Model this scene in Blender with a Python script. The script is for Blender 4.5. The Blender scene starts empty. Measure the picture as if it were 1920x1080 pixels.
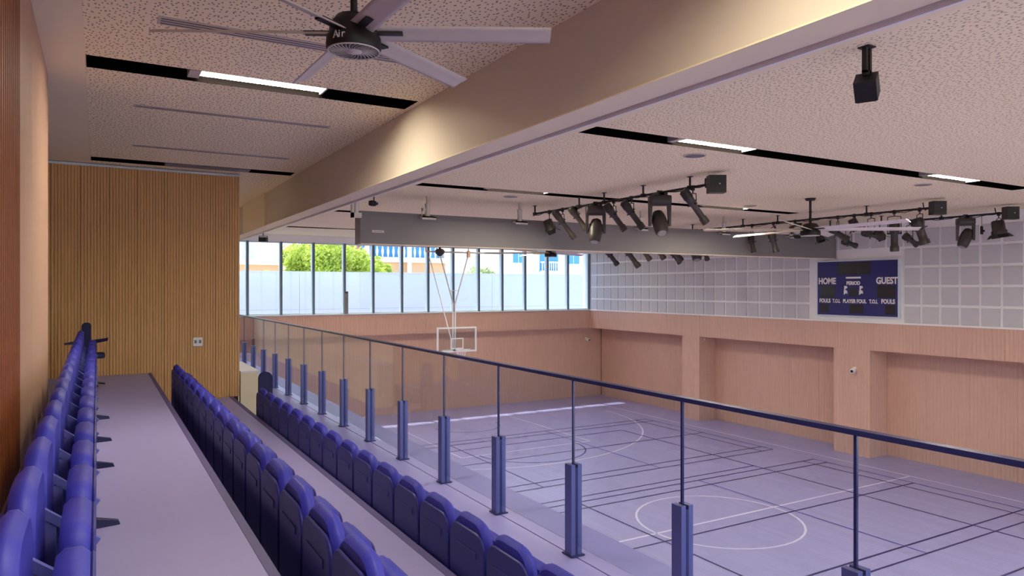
import bpy, math, random
from mathutils import Vector, Matrix
random.seed(7)
PI = math.pi
SC = bpy.context.scene
COL = SC.collection
LIFT = 5.15                     # the court floor is at z = 0; heights below are written from eye level

# ------------------------------------------------------------------ camera
cam_d = bpy.data.cameras.new('camera')
cam_d.sensor_width = 36.0
cam_d.lens = 36.0 * 1340.6 / 1920.0
cam_d.clip_end = 500
cam = bpy.data.objects.new('camera', cam_d)
COL.objects.link(cam)
cam.location = (0, 0, 0)
cam.rotation_euler = (PI / 2, 0, -math.radians(30.13))
SC.camera = cam

# ------------------------------------------------------------------ world, sun, exposure
w = bpy.data.worlds.new('sky'); SC.world = w; w.use_nodes = True
nt = w.node_tree; nt.nodes.clear()
sky = nt.nodes.new('ShaderNodeTexSky'); sky.sky_type = 'NISHITA'; sky.sun_disc = False
sky.sun_elevation = math.radians(62); sky.sun_rotation = math.radians(-10)
sky.air_density = 1.0; sky.dust_density = 1.5
bg = nt.nodes.new('ShaderNodeBackground'); bg.inputs['Strength'].default_value = 0.66
wo = nt.nodes.new('ShaderNodeOutputWorld')
nt.links.new(sky.outputs[0], bg.inputs[0]); nt.links.new(bg.outputs[0], wo.inputs[0])

sun_d = bpy.data.lights.new('sun', 'SUN'); sun_d.energy = 5.0; sun_d.angle = math.radians(0.6)
sun_d.color = (1.0, 0.95, 0.86)
sun = bpy.data.objects.new('sun', sun_d); COL.objects.link(sun)
sun.rotation_euler = Vector((0.35, -1.9, -4.1)).to_track_quat('-Z', 'Y').to_euler()
sun.location = (0, 60, 60)

# sampling portals in the two window openings (no light of their own)
for loc, rot, sx, sy in (((11.5, 27.75, 0.35), (-PI / 2, 0, 0), 19, 2.8), ((10.2, -6.3, -1.6), (PI / 2, 0, 0), 21, 6.6)):
    pd = bpy.data.lights.new('window_portal', 'AREA'); pd.shape = 'RECTANGLE'; pd.size = sx; pd.size_y = sy
    pd.cycles.is_portal = True
    po = bpy.data.objects.new('window_portal', pd); COL.objects.link(po); po.location = loc; po.rotation_euler = rot

LAMP = 98.0                     # strength of the lit ceiling panels
SC.view_settings.view_transform = 'Standard'
SC.view_settings.look = 'None'
SC.view_settings.gamma = 1.0
SC.view_settings.use_curve_mapping = False
SC.view_settings.exposure = 0.5
SC.cycles.max_bounces = 10
SC.cycles.diffuse_bounces = 6
SC.cycles.transparent_max_bounces = 24
SC.cycles.sample_clamp_indirect = 6.0
SC.cycles.use_denoising = True

# ------------------------------------------------------------------ materials
def lin(h):
    h = h.lstrip('#'); v = [int(h[i:i + 2], 16) / 255 for i in (0, 2, 4)]
    return tuple((x / 12.92 if x <= 0.04045 else ((x + 0.055) / 1.055) ** 2.4) for x in v) + (1,)

def mat(name, col, rough=0.6, metal=0.0, spec=0.4, var=0.06, scale=8.0, bump=0.0, stretch=(1, 1, 1), emit=None, es=0):
    m = bpy.data.materials.new(name); m.use_nodes = True
    n = m.node_tree.nodes; l = m.node_tree.links
    b = n['Principled BSDF']
    b.inputs['Roughness'].default_value = rough; b.inputs['Metallic'].default_value = metal
    b.inputs['Specular IOR Level'].default_value = spec
    c = lin(col)
    tc = n.new('ShaderNodeTexCoord'); mp = n.new('ShaderNodeMapping'); mp.inputs['Scale'].default_value = stretch
    nz = n.new('ShaderNodeTexNoise'); nz.inputs['Scale'].default_value = scale; nz.inputs['Detail'].default_value = 4
    mx = n.new('ShaderNodeMix'); mx.data_type = 'RGBA'
    mx.inputs[6].default_value = tuple(x * (1 - var) for x in c[:3]) + (1,)
    mx.inputs[7].default_value = tuple(min(1, x * (1 + var)) for x in c[:3]) + (1,)
    l.new(tc.outputs['Object'], mp.inputs[0]); l.new(mp.outputs[0], nz.inputs['Vector'])
    l.new(nz.outputs['Fac'], mx.inputs[0]); l.new(mx.outputs[2], b.inputs['Base Color'])
    if bump:
        bp = n.new('ShaderNodeBump'); bp.inputs['Strength'].default_value = bump; bp.inputs['Distance'].default_value = 0.01
        l.new(nz.outputs['Fac'], bp.inputs['Height']); l.new(bp.outputs[0], b.inputs['Normal'])
    if emit:
        b.inputs['Emission Color'].default_value = lin(emit); b.inputs['Emission Strength'].default_value = es
    return m

def perforated(name, col, dot, pitch, size):
    m = mat(name, col, 0.85, spec=0.15, var=0.03, scale=1.5)
    n = m.node_tree.nodes; l = m.node_tree.links; b = n['Principled BSDF']
    src = b.inputs['Base Color'].links[0].from_socket
    tc = n.new('ShaderNodeTexCoord'); mp = n.new('ShaderNodeMapping'); mp.inputs['Scale'].default_value = (1.0, 0.6, 1)
    vo = n.new('ShaderNodeTexVoronoi'); vo.voronoi_dimensions = '2D'; vo.inputs['Scale'].default_value = 1 / pitch
    vo.inputs['Randomness'].default_value = 0.95
    cr = n.new('ShaderNodeMapRange'); cr.inputs[1].default_value = size; cr.inputs[2].default_value = size + 0.06
    mx = n.new('ShaderNodeMix'); mx.data_type = 'RGBA'; mx.inputs[6].default_value = lin(dot)
    l.new(tc.outputs['Object'], mp.inputs[0]); l.new(mp.outputs[0], vo.inputs['Vector'])
    l.new(vo.outputs['Distance'], cr.inputs[0]); l.new(cr.outputs[0], mx.inputs[0]); l.new(src, mx.inputs[7])
    l.new(mx.outputs[2], b.inputs['Base Color'])
    return m

def glass(name, tint, gloss=0.05, rough=0.02, base=0.04):
    m = bpy.data.materials.new(name); m.use_nodes = True
    n = m.node_tree.nodes; l = m.node_tree.links; n.clear()
    o = n.new('ShaderNodeOutputMaterial'); t = n.new('ShaderNodeBsdfTransparent'); t.inputs[0].default_value = lin(tint)
    g = n.new('ShaderNodeBsdfGlossy'); g.inputs['Roughness'].default_value = rough
    fr = n.new('ShaderNodeFresnel'); geo = n.new('ShaderNodeNewGeometry'); ior = n.new('ShaderNodeMix')
    ior.inputs[2].default_value = 1.4; ior.inputs[3].default_value = 1 / 1.4      # same reflectance on both faces of the sheet
    l.new(geo.outputs['Backfacing'], ior.inputs[0]); l.new(ior.outputs[0], fr.inputs[0])
    mx = n.new('ShaderNodeMixShader')
    l.new(fr.outputs[0], mx.inputs[0]); l.new(t.outputs[0], mx.inputs[1]); l.new(g.outputs[0], mx.inputs[2])
    l.new(mx.outputs[0], o.inputs[0])
    return m

WOOD_ST = (9, 9, 0.5)
M = dict(
    oak=mat('light_oak_wood', '#CBA492', 0.5, spec=0.3, var=0.16, scale=3, stretch=WOOD_ST),
    oak_dark=mat('amber_oak_wood', '#D0A26B', 0.55, spec=0.3, var=0.15, scale=3, stretch=WOOD_ST),
    oak_pale=mat('pale_oak_wood', '#B9957E', 0.5, spec=0.3, var=0.1, scale=2, stretch=WOOD_ST),
    red_wood=mat('red_brown_wood', '#85461F', 0.5, spec=0.3, var=0.15, scale=4, stretch=WOOD_ST),
    backing=mat('dark_wood_backing', '#4A2A17', 0.8, var=0.05),
    plaster=mat('white_plaster', '#EFE0BE', 0.8, spec=0.15, var=0.02, scale=1.2),
    beam=mat('warm_white_plaster', '#D6C9B6', 0.8, spec=0.15, var=0.03, scale=0.6),
    white=mat('white_paint', '#E8E6E6', 0.5, var=0.02),
    perf=perforated('perforated_ceiling_board', '#F8E8C2', '#918266', 0.036, 0.15),
    perf_b=perforated('perforated_court_ceiling_board', '#F4E4C0', '#A0906F', 0.036, 0.15),
    tile=mat('grey_acoustic_felt', '#C3C1C4', 0.9, spec=0.1, var=0.04, scale=3),
    black=mat('black_metal', '#1B1817', 0.5, var=0.1),
    void=mat('black_recess', '#0A0808', 0.9, spec=0.0, var=0.1),
    darkgrey=mat('charcoal_metal', '#3A3431', 0.45, spec=0.4, var=0.1),
    boxgrey=mat('grey_sheet_metal', '#7A7676', 0.5, spec=0.3, var=0.03, scale=2),
    alu=mat('brushed_aluminium', '#C6BEB6', 0.4, metal=0.15, var=0.05),
    blade=mat('beige_aluminium', '#C2B7AA', 0.4, spec=0.4, var=0.03),
    whiteblade=mat('white_aluminium', '#DAD0C8', 0.4, spec=0.4, var=0.03),
    post=mat('blue_grey_anodised_metal', '#5C5F94', 0.35, metal=0.45, var=0.05),
    rail=mat('dark_blue_rail_metal', '#2E2F5E', 0.35, metal=0.3, var=0.05),
    seat=mat('blue_upholstery', '#2D2D96', 0.55, spec=0.35, var=0.1, scale=20),
    seatshell=mat('dark_blue_shell_plastic', '#23236E', 0.45, spec=0.4, var=0.06, scale=10),
    seatframe=mat('slate_blue_metal', '#5A5CA6', 0.4, metal=0.2, var=0.05),
    walk=mat('mauve_grey_vinyl_floor', '#9690C2', 0.45, spec=0.35, var=0.05, scale=1.4),
    walk2=mat('blue_grey_vinyl_floor', '#8F8AC6', 0.4, spec=0.4, var=0.05, scale=1.2),
    riser=mat('grey_riser_paint', '#595080', 0.6, var=0.05),
    glass=glass('clear_glass', '#F4F7FA'),
    winglass=glass('window_glass', '#F2F6F8'),
    mull=mat('slate_window_metal', '#5F7480', 0.4, metal=0.2, var=0.05),
    mull_light=mat('pale_window_metal', '#C9D4DA', 0.4, var=0.03),
    diff=mat('lit_diffuser', '#FFFFFF', 0.5, emit='#FFF5DC', es=LAMP),
    diff_soft=mat('lit_diffuser_soft', '#FFFFFF', 0.5, emit='#FFF5DC', es=LAMP * 0.8),
    text=mat('white_print', '#E9E4E0', 0.5, var=0.02),
    score=mat('navy_scoreboard_face', '#2F2C68', 0.4, spec=0.3, var=0.08, scale=2),
    scoredark=mat('dark_display_glass', '#2A2228', 0.25, spec=0.4, var=0.1),
    extwall=mat('white_garden_wall_render', '#F2F2F4', 0.9, spec=0.05, var=0.03, scale=0.8),
    house=mat('cream_house_render', '#F3E9DA', 0.9, spec=0.05, var=0.05, scale=0.5),
    housetan=mat('tan_house_render', '#D9B08A', 0.9, spec=0.05, var=0.06, scale=0.5),
    roof=mat('terracotta_roof', '#9C7264', 0.9, var=0.2, scale=4),
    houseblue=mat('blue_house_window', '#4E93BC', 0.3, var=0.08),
    foliage=mat('bright_green_leaves', '#C3CF62', 0.7, var=0.35, scale=1.2),
    foliage2=mat('olive_green_leaves', '#B4BE86', 0.7, var=0.3, scale=1.2),
    bark=mat('brown_bark', '#6B5440', 0.9, var=0.2),
    ground=mat('pale_sand_paving', '#D8CFC0', 0.9, var=0.06, scale=0.5),
    net=mat('white_net_cord', '#E6E0EA', 0.7, var=0.02),
    darkcloth=mat('dark_navy_fabric', '#1D1C4A', 0.7, var=0.1),
    lens=mat('lamp_lens_glass', '#8F8A84', 0.15, spec=0.6, var=0.05),
)

for k_ in ('foliage', 'foliage2'):                     # leaves let light through
    n_ = M[k_].node_tree.nodes; l_ = M[k_].node_tree.links; b_ = n_['Principled BSDF']
    tr_ = n_.new('ShaderNodeBsdfTranslucent'); mx_ = n_.new('ShaderNodeMixShader'); mx_.inputs[0].default_value = 0.55
    l_.new(b_.inputs['Base Color'].links[0].from_socket, tr_.inputs[0]); l_.new(b_.outputs[0], mx_.inputs[1]); l_.new(tr_.outputs[0], mx_.inputs[2])
    l_.new(mx_.outputs[0], n_['Material Output'].inputs[0])

# court floor: planks from a brick texture
def floor_mat():
    m = mat('maple_strip_flooring', '#A49FD0', 0.3, spec=0.5, var=0.05, scale=1.0)
    n = m.node_tree.nodes; l = m.node_tree.links; b = n['Principled BSDF']
    src = b.inputs['Base Color'].links[0].from_socket
    tc = n.new('ShaderNodeTexCoord'); mp = n.new('ShaderNodeMapping'); mp.inputs['Rotation'].default_value = (0, 0, PI / 2)
    br = n.new('ShaderNodeTexBrick'); br.inputs['Scale'].default_value = 1.0
    br.inputs['Brick Width'].default_value = 1.8; br.inputs['Row Height'].default_value = 0.13; br.inputs['Mortar Size'].default_value = 0.004
    br.inputs['Color1'].default_value = (0.92, 0.92, 0.92, 1); br.inputs['Color2'].default_value = (1, 1, 1, 1); br.inputs['Mortar'].default_value = (0.8, 0.8, 0.8, 1)
    mx = n.new('ShaderNodeMix'); mx.data_type = 'RGBA'; mx.blend_type = 'MULTIPLY'; mx.inputs[0].default_value = 1
    l.new(tc.outputs['Object'], mp.inputs[0]); l.new(mp.outputs[0], br.inputs['Vector'])
    l.new(src, mx.inputs[6]); l.new(br.outputs['Color'], mx.inputs[7]); l.new(mx.outputs[2], b.inputs['Base Color'])
    return m
M['court'] = floor_mat()

# ------------------------------------------------------------------ mesh helpers
class MB:
    def __init__(s): s.v = []; s.f = []; s.sm = []
    def add(s, vs, fs, smooth=False):
        o = len(s.v); s.v += [tuple(v) for v in vs]
        for f in fs: s.f.append([i + o for i in f]); s.sm.append(smooth)
        return s
    def box(s, x0, x1, y0, y1, z0, z1, rot=None, at=None):
        vs = [Vector((x, y, z)) for z in (z0, z1) for y in (y0, y1) for x in (x0, x1)]
        if rot is not None: vs = [rot @ v for v in vs]
        if at is not None: vs = [v + Vector(at) for v in vs]
        return s.add(vs, [(0, 2, 3, 1), (4, 5, 7, 6), (0, 1, 5, 4), (2, 6, 7, 3), (0, 4, 6, 2), (1, 3, 7, 5)])
    def tube(s, p0, p1, r0, r1=None, n=12, caps=True):
        p0 = Vector(p0); p1 = Vector(p1); r1 = r0 if r1 is None else r1
        d = (p1 - p0).normalized(); a = d.orthogonal().normalized(); b = d.cross(a)
        vs = []
        for p, r in ((p0, r0), (p1, r1)):
            for i in range(n):
                t = 2 * PI * i / n; vs.append(p + (a * math.cos(t) + b * math.sin(t)) * r)
        s.add(vs, [(i, (i + 1) % n, n + (i + 1) % n, n + i) for i in range(n)], True)
        if caps: s.add(vs, [tuple(reversed(range(n))), tuple(range(n, 2 * n))])
        return s
    def path(s, pts, r, n=6):
        for a, b in zip(pts, pts[1:]): s.tube(a, b, r, n=n)
        return s
    def lathe(s, prof, axis0=(0, 0, 0), d=(0, 0, 1), n=20, capends=True):
        d = Vector(d).normalized(); a = d.orthogonal().normalized(); b = d.cross(a); o = Vector(axis0)
        vs = []
        for r, h in prof:
            for i in range(n):
                t = 2 * PI * i / n; vs.append(o + d * h + (a * math.cos(t) + b * math.sin(t)) * r)
        fs = []
        for k in range(len(prof) - 1):
            for i in range(n): fs.append((k * n + i, k * n + (i + 1) % n, (k + 1) * n + (i + 1) % n, (k + 1) * n + i))
        s.add(vs, fs, True)
        if capends: s.add(vs, [tuple(reversed(range(n))), tuple(range((len(prof) - 1) * n, len(prof) * n))])
        return s
    def poly(s, pts): return s.add(pts, [tuple(range(len(pts)))])
    def plate(s, outline, x0, x1, axis='x', rim=0.012):
        """rounded slab: outline in (a, b), extruded between x0 and x1 along axis with a softened rim"""
        ca = sum(p[0] for p in outline) / len(outline); cb = sum(p[1] for p in outline) / len(outline)
        def ring(x, k):
            out = []
            for a, b in outline:
                va = Vector((a - ca, b - cb)); L = va.length; va = va * ((L - k) / L)
                a2, b2 = ca + va.x, cb + va.y
                out.append((x, a2, b2) if axis == 'x' else ((a2, x, b2) if axis == 'y' else (a2, b2, x)))
            return out
        sg = 1 if x1 > x0 else -1
        rs = [ring(x0, rim), ring(x0 + sg * rim, 0), ring(x1 - sg * rim, 0), ring(x1, rim)]
        n = len(outline); vs = sum(rs, [])
        fs = [(k * n + i, k * n + (i + 1) % n, (k + 1) * n + (i + 1) % n, (k + 1) * n + i) for k in range(3) for i in range(n)]
        s.add(vs, fs, True); s.add(vs, [tuple(reversed(range(n))), tuple(range(3 * n, 4 * n))])
        return s
    def mesh(s, name, m):
        me = bpy.data.meshes.new(name); me.from_pydata(s.v, [], s.f)
        me.polygons.foreach_set('use_smooth', s.sm)
        if m is not None: me.materials.append(m)
        me.update()
        return me
    def build(s, name, m, parent=None, kind=None, label=None):
        return place(name, s.mesh(name, m), parent, kind=kind, label=label)

def place(name, me, parent=None, loc=(0, 0, 0), rot=(0, 0, 0), kind=None, label=None):
    o = bpy.data.objects.new(name, me); COL.objects.link(o)
    o.location = loc; o.rotation_euler = rot
    if parent: o.parent = parent
    if kind: o['kind'] = kind
    if label: o['label'] = label
    return o

def thing(name, label, cat, loc=(0, 0, 0), rz=0, group=None):
    o = bpy.data.objects.new(name, None); COL.objects.link(o); o.empty_display_size = 0.1
    o.location = loc; o.rotation_euler = (0, 0, rz); o['label'] = label; o['category'] = cat
    if group: o['group'] = group
    return o

def tag(o, label, cat, group=None):
    o['label'] = label; o['category'] = cat
    if group: o['group'] = group
    return o

def copy_tree(o, parent=None):
    c = o.copy(); COL.objects.link(c)
    if parent: c.parent = parent
    for ch in list(o.children):
        if ch.name.startswith('__'): continue
        copy_tree(ch, c)
    return c

def outline(wd, h, r, n=5, z0=0, top_r=None):
    """rounded rectangle in (y, z), base at z0"""
    tr = r if top_r is None else top_r; pts = []
    for cx, cz, a0, rr in ((wd / 2 - r, z0 + r, -90, r), (wd / 2 - tr, z0 + h - tr, 0, tr), (-wd / 2 + tr, z0 + h - tr, 90, tr), (-wd / 2 + r, z0 + r, 180, r)):
        for i in range(n + 1):
            t = math.radians(a0 + 90 * i / n); pts.append((cx + rr * math.cos(t), cz + rr * math.sin(t)))
    return pts

def text(s, size, m, parent, loc, rot, name='lettering', ext=0.003, bold=0.0, align='LEFT', sx=1.0):
    c = bpy.data.curves.new(name, 'FONT'); c.body = s; c.size = size; c.extrude = ext; c.offset = bold; c.align_x = align
    c.resolution_u = 3; c.materials.append(m)
    tmp = bpy.data.objects.new('tmp', c); me = bpy.data.meshes.new_from_object(tmp); bpy.data.objects.remove(tmp); bpy.data.curves.remove(c)
    me.transform(Matrix.Diagonal((sx, 1, 1, 1)))
    return place(name, me, parent, loc, rot)

ORD = ['zeroth', 'first', 'second', 'third', 'fourth', 'fifth', 'sixth', 'seventh', 'eighth', 'ninth', 'tenth', 'eleventh', 'twelfth', 'thirteenth',
       'fourteenth', 'fifteenth', 'sixteenth', 'seventeenth', 'eighteenth', 'nineteenth', 'twentieth', 'twenty-first', 'twenty-second']

# key planes (eye-relative)
CEIL = 2.0; FLOOR = -5.15
Z1, Z2, Z3 = -1.415, -1.90, -2.33       # upper, middle, front tier
XE, XF, XR, XEDGE = 0.78, 2.05, 3.60, 4.14
YW, YFAR, XRIGHT, YNEAR = 13.28, 27.5, 20.25, -6.0
SILL, BAND = -1.03, -1.885

# fluted timber panel: local x along the wall, front face towards local -y, z up
_fl = {}
def fluted_mesh(wd, h, pitch, depth, m, groove=0.35):
    key = (round(wd, 3), round(h, 3), pitch, m.name)
    if key in _fl: return _fl[key]
    b = MB(); n = max(1, int(round(wd / pitch))); p = wd / n; prof = []
    for i in range(n):
        x = i * p; g = p * groove
        prof += [(x + 0.002, depth), (x + g * 0.5, depth), (x + g * 0.7, 0), (x + p - g * 0.2, 0)]
    prof.append((wd - 0.002, depth))
    vs = [(x, y, 0) for x, y in prof] + [(x, y, h) for x, y in prof]; k = len(prof)
    b.add(vs, [(i, i + 1, k + i + 1, k + i) for i in range(k - 1)])
    b.box(0.002, wd - 0.002, depth + 0.004, depth + 0.015, 0, h)
    _fl[key] = b.mesh('wood_panel', m); return _fl[key]

def fluted_wall(parent, p0, p1, z0, z1, m, pitch=0.08, depth=0.02, panel=1.2, groove=0.35):
    """panels run from p0 to p1 (xy); seen with p0 at the left of someone facing the wall"""
    p0 = Vector(p0); p1 = Vector(p1); L = (p1 - p0).length; n = max(1, int(round(L / panel))); wd = L / n
    d = (p1 - p0).normalized(); ang = math.atan2(d.y, d.x); me = fluted_mesh(wd, z1 - z0, pitch, depth, m, groove)
    for i in range(n):
        q = p0 + d * wd * i
        place('wood_panel', me, parent, (q.x, q.y, z0), (0, 0, ang))

# ------------------------------------------------------------------ setting: floors and tiers
fl = MB().box(-1.2, 21.4, YNEAR - .2, YFAR + .6, FLOOR - .2, FLOOR).build('floor', M['court'], kind='structure')
zl = FLOOR + 0.003
def line(p0, p1, wd, m, z=zl):
    p0 = Vector(p0); p1 = Vector(p1); d = (p1 - p0).normalized(); nrm = Vector((-d.y, d.x)) * wd / 2
    pts = [p0 + nrm, p0 - nrm, p1 - nrm, p1 + nrm]
    b = MB(); b.add([(p.x, p.y, z) for p in pts] + [(p.x, p.y, z - .002) for p in pts], [(0, 1, 2, 3), (4, 7, 6, 5), (0, 4, 5, 1), (2, 6, 7, 3)])
    return b.build('court_line', m, fl)
def arc(c, r, a0, a1, wd, m, z=zl, n=40):
    b = MB(); vs = []
    for i in range(n + 1):
        t = math.radians(a0 + (a1 - a0) * i / n)
        for rr in (r - wd / 2, r + wd / 2): vs.append((c[0] + rr * math.cos(t), c[1] + rr * math.sin(t), z))
    b.add(vs, [(2 * i, 2 * i + 1, 2 * i + 3, 2 * i + 2) for i in range(n)])
    return b.build('court_line', m, fl)
lw = mat('white_court_paint', '#DCD6F0', 0.4, var=0.02); lk = mat('black_court_paint', '#3D3468', 0.4, var=0.02); lb = mat('blue_court_paint', '#5A55A8', 0.4, var=0.02)
CX = 11.95
xa, xb, ya, yb = CX - 7.3, CX + 7.3, -2.4, 25.3
for a, b_ in (((xa, ya), (xb, ya)), ((xa, yb), (xb, yb)), ((xa, ya), (xa, yb)), ((xb, ya), (xb, yb)), ((xa, 11.45), (xb, 11.45))): line(a, b_, 0.06, lw)
arc((CX, 11.45), 1.8, 0, 360, .05, lw)
for s, y in ((-1, yb), (1, ya)):
    line((CX - 2.4, y), (CX - 2.4, y + s * 5.8), .05, lw); line((CX + 2.4, y), (CX + 2.4, y + s * 5.8), .05, lw); line((CX - 2.4, y + s * 5.8), (CX + 2.4, y + s * 5.8), .05, lw)
    arc((CX, y + s * 5.8), 1.8, 0 if s < 0 else 180, -180 if s < 0 else 0, .05, lk)
    arc((CX, y + s * 1.3), 6.5, 0 if s > 0 else 180, 180 if s > 0 else 360, .05, lw, n=60)
    arc((CX, y + s * 1.3), 1.25, 0 if s > 0 else 180, 180 if s > 0 else 360, .05, lk)
# volleyball (black) and four badminton courts (blue), laid across one another
for a, b_ in (((CX - 4.5, 2.4), (CX + 4.5, 2.4)), ((CX - 4.5, 20.4), (CX + 4.5, 20.4)), ((CX - 4.5, 2.4), (CX - 4.5, 20.4)), ((CX + 4.5, 2.4), (CX + 4.5, 20.4)), ((CX - 4.5, 8.4), (CX + 4.5, 8.4)), ((CX - 4.5, 14.4), (CX + 4.5, 14.4))):
    line(a, b_, .05, lk, zl + .0015)
for cy in (3.6, 11.0, 18.6):
    for k, x in enumerate((-6.7, -6.2, -1.98, 1.98, 6.2, 6.7)): line((CX + x, cy - 3.05), (CX + x, cy + 3.05), .04, lb if k % 2 else lk, zl + .003)
    for y in (-3.05, -2.6, 0, 2.6, 3.05): line((CX - 6.7, cy + y), (CX + 6.7, cy + y), .04, lk, zl + .0045)

ter = bpy.data.objects.new('floor_terrace', None); COL.objects.link(ter); ter['kind'] = 'structure'
MB().box(-3.0, XE - .05, YNEAR, YW, Z1 - .12, Z1).build('upper_tier', M['walk'], ter)
MB().box(XE - .05, XE, YNEAR, YW, Z1 - .05, Z1 + .004).build('nosing', M['riser'], ter, label='dark grey nosing strip on the upper tier edge')
MB().box(-3.0, XE - .05, YNEAR, YW, FLOOR, Z1 - .12).box(XE - .05, XE - .01, YNEAR, YW, Z2, Z1 - .05).build('riser', M['riser'], ter)
MB().box(XE - .05, XF - .06, YNEAR, YW, Z2 - .1, Z2).build('middle_tier', M['walk'], ter)
MB().box(XF - .06, XF, YNEAR, YW, Z2 - .05, Z2 + .004).build('nosing', M['riser'], ter)
MB().box(XE, XF - .03, YNEAR, YW, FLOOR, Z2 - .1).build('riser', M['riser'], ter)
MB().box(XF - .03, XR - .02, YNEAR, YFAR, Z3 - .12, Z3).build('front_tier', M['walk2'], ter)
MB().box(XR - .01, XEDGE, YNEAR, YFAR, Z3 - .12, Z3 + .003).build('edge_slab', M['walk2'], ter)
MB().box(XF - .03, XEDGE - .04, YNEAR, YFAR, FLOOR, Z3 - .12).build('terrace_face', M['oak'], ter)
MB().box(XR - .02, XR - .01, YNEAR, YFAR, Z3 - .12, Z3 - .006).build('floor_joint', M['void'], ter)

# step block between the middle and front tiers beside the end of the front row
stp = thing('step_block', 'low grey step down to the front tier at the end of the front seat row', 'step', (2.15, 11.75, Z3))
MB().box(-.07, .33, -.15, .45, 0, .215).build('tread', M['walk2'], stp)
MB().box(-.075, .335, -.16, -.15, .0, .22).build('nosing', M['riser'], stp)

# low plastered block at the corner of the timber wall
pb = thing('parapet_block', 'low pale plastered block beside the corner of the timber end wall', 'parapet', (2.34, 14.1, Z3))
MB().box(-.15, .15, -.8, 1.0, 0, .83).build('body', M['plaster'], pb)
MB().box(-.15, .165, -.815, 1.015, .83, .86).build('coping', M['white'], pb)

# ------------------------------------------------------------------ walls
# wall at the end of the terrace: fluted amber oak block
we = MB().box(-3.0, 2.15, YW + .035, YFAR, FLOOR, CEIL - .01).build('wall_end', M['backing'], kind='structure')
fluted_wall(we, (-1.03, YW), (2.17, YW), Z2, CEIL - .03, M['oak_dark'], pitch=.045, depth=.014, panel=.4, groove=.42)
MB().box(2.15, 2.168, YW + .03, YFAR, Z3, CEIL - .03).build('bounce_lining', M['plaster'], we)  # unseen side, white instead of timber to bounce neutral light onto the beam
MB().box(-1.1, 2.17, YW - .012, YW - .001, CEIL - .05, CEIL - .012).build('shadow_trim', M['mull_light'], we)

# side wall on the left of the terrace
wl = MB().box(-.70, -.435, YNEAR, 7.96, Z1, CEIL).build('wall_left', M['backing'], kind='structure')
for i in range(3):
    y0 = 5.12 + i * .947
    MB().box(-.435, -.397, y0, y0 + .943, Z1 + .1, CEIL - .005).build('wood_panel', M['oak_pale'], wl)
MB().box(-.70, -.397, 7.961, 7.98, Z1, CEIL - .005).build('wood_panel', M['oak_pale'], wl)
MB().box(-.435, -.385, 5.12, 7.98, Z1, Z1 + .1).build('baseboard', M['white'], wl)
n = 0; y = 5.10
slat_me = MB().box(-.04, .045, -.062, 0, 0, CEIL - Z1 - .005).mesh('slat', M['red_wood'])
while y > -5.8:
    place('slat', slat_me, wl, (-.437, y, Z1)); y -= .098; n += 1
MB().box(-3.0, -2.9, YNEAR, YFAR, FLOOR, CEIL).build('wall_far_left', M['plaster'], kind='structure')

# right wall
wr = MB().box(XRIGHT, XRIGHT + 1.2, YNEAR, YFAR + .6, BAND + .03, CEIL + .3).build('wall_right', M['white'], kind='structure')
fluted_wall(wr, (XRIGHT - .07, YFAR - .02), (XRIGHT - .07, YNEAR), BAND, SILL - .02, M['oak'], pitch=.1, depth=.006, panel=1.2)
MB().box(XRIGHT - .09, XRIGHT, YNEAR, YFAR, SILL - .03, SILL + .02).build('ledge', M['white'], wr)
MB().box(XRIGHT - .045, XRIGHT + .9, YNEAR, YFAR, BAND - .005, BAND + .028).build('soffit', M['oak'], wr)
MB().box(21.1, 21.3, YNEAR, YFAR + .6, FLOOR, BAND).build('recess_back', M['backing'], wr)
fluted_wall(wr, (21.06, YFAR + .2), (21.06, YNEAR), FLOOR, BAND - .005, M['oak'], pitch=.1, depth=.006, panel=1.2)
py = [(20.33, 21.27), (13.26, 14.49), (6.2, 7.42), (-.9, .32)]
for (a, b_) in py:
    g = bpy.data.objects.new('pier', None); COL.objects.link(g); g.parent = wr
    MB().box(XRIGHT + .02, 21.06, a + .03, b_ - .03, FLOOR, BAND - .005).build('core', M['backing'], g)
    fluted_wall(g, (XRIGHT - .05, b_), (XRIGHT - .05, a), FLOOR, BAND, M['oak'], pitch=.1, depth=.006, panel=1.3)
    fluted_wall(g, (XRIGHT - .02, a), (21.06, a), FLOOR, BAND, M['oak'], pitch=.1, depth=.006, panel=1.3)
    fluted_wall(g, (21.06, b_), (XRIGHT - .02, b_), FLOOR, BAND, M['oak'], pitch=.1, depth=.006, panel=1.3)
# acoustic felt squares, white gaps between
tile_me = MB().plate(outline(.445, .475, .01, n=1), 0, -.03, 'x', .006).mesh('acoustic_panel', M['tile'])
cols = 0
yy = 27.15
while yy > 8.2:
    for r in range(6):
        zc = -.75 + r * .555 - .24 - .03
        inboard = (12.0 < yy < 15.35) and r < 4
        if not inboard and zc + .475 < CEIL: place('acoustic_panel', tile_me, wr, (XRIGHT, yy, zc))
    yy -= .523

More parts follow.
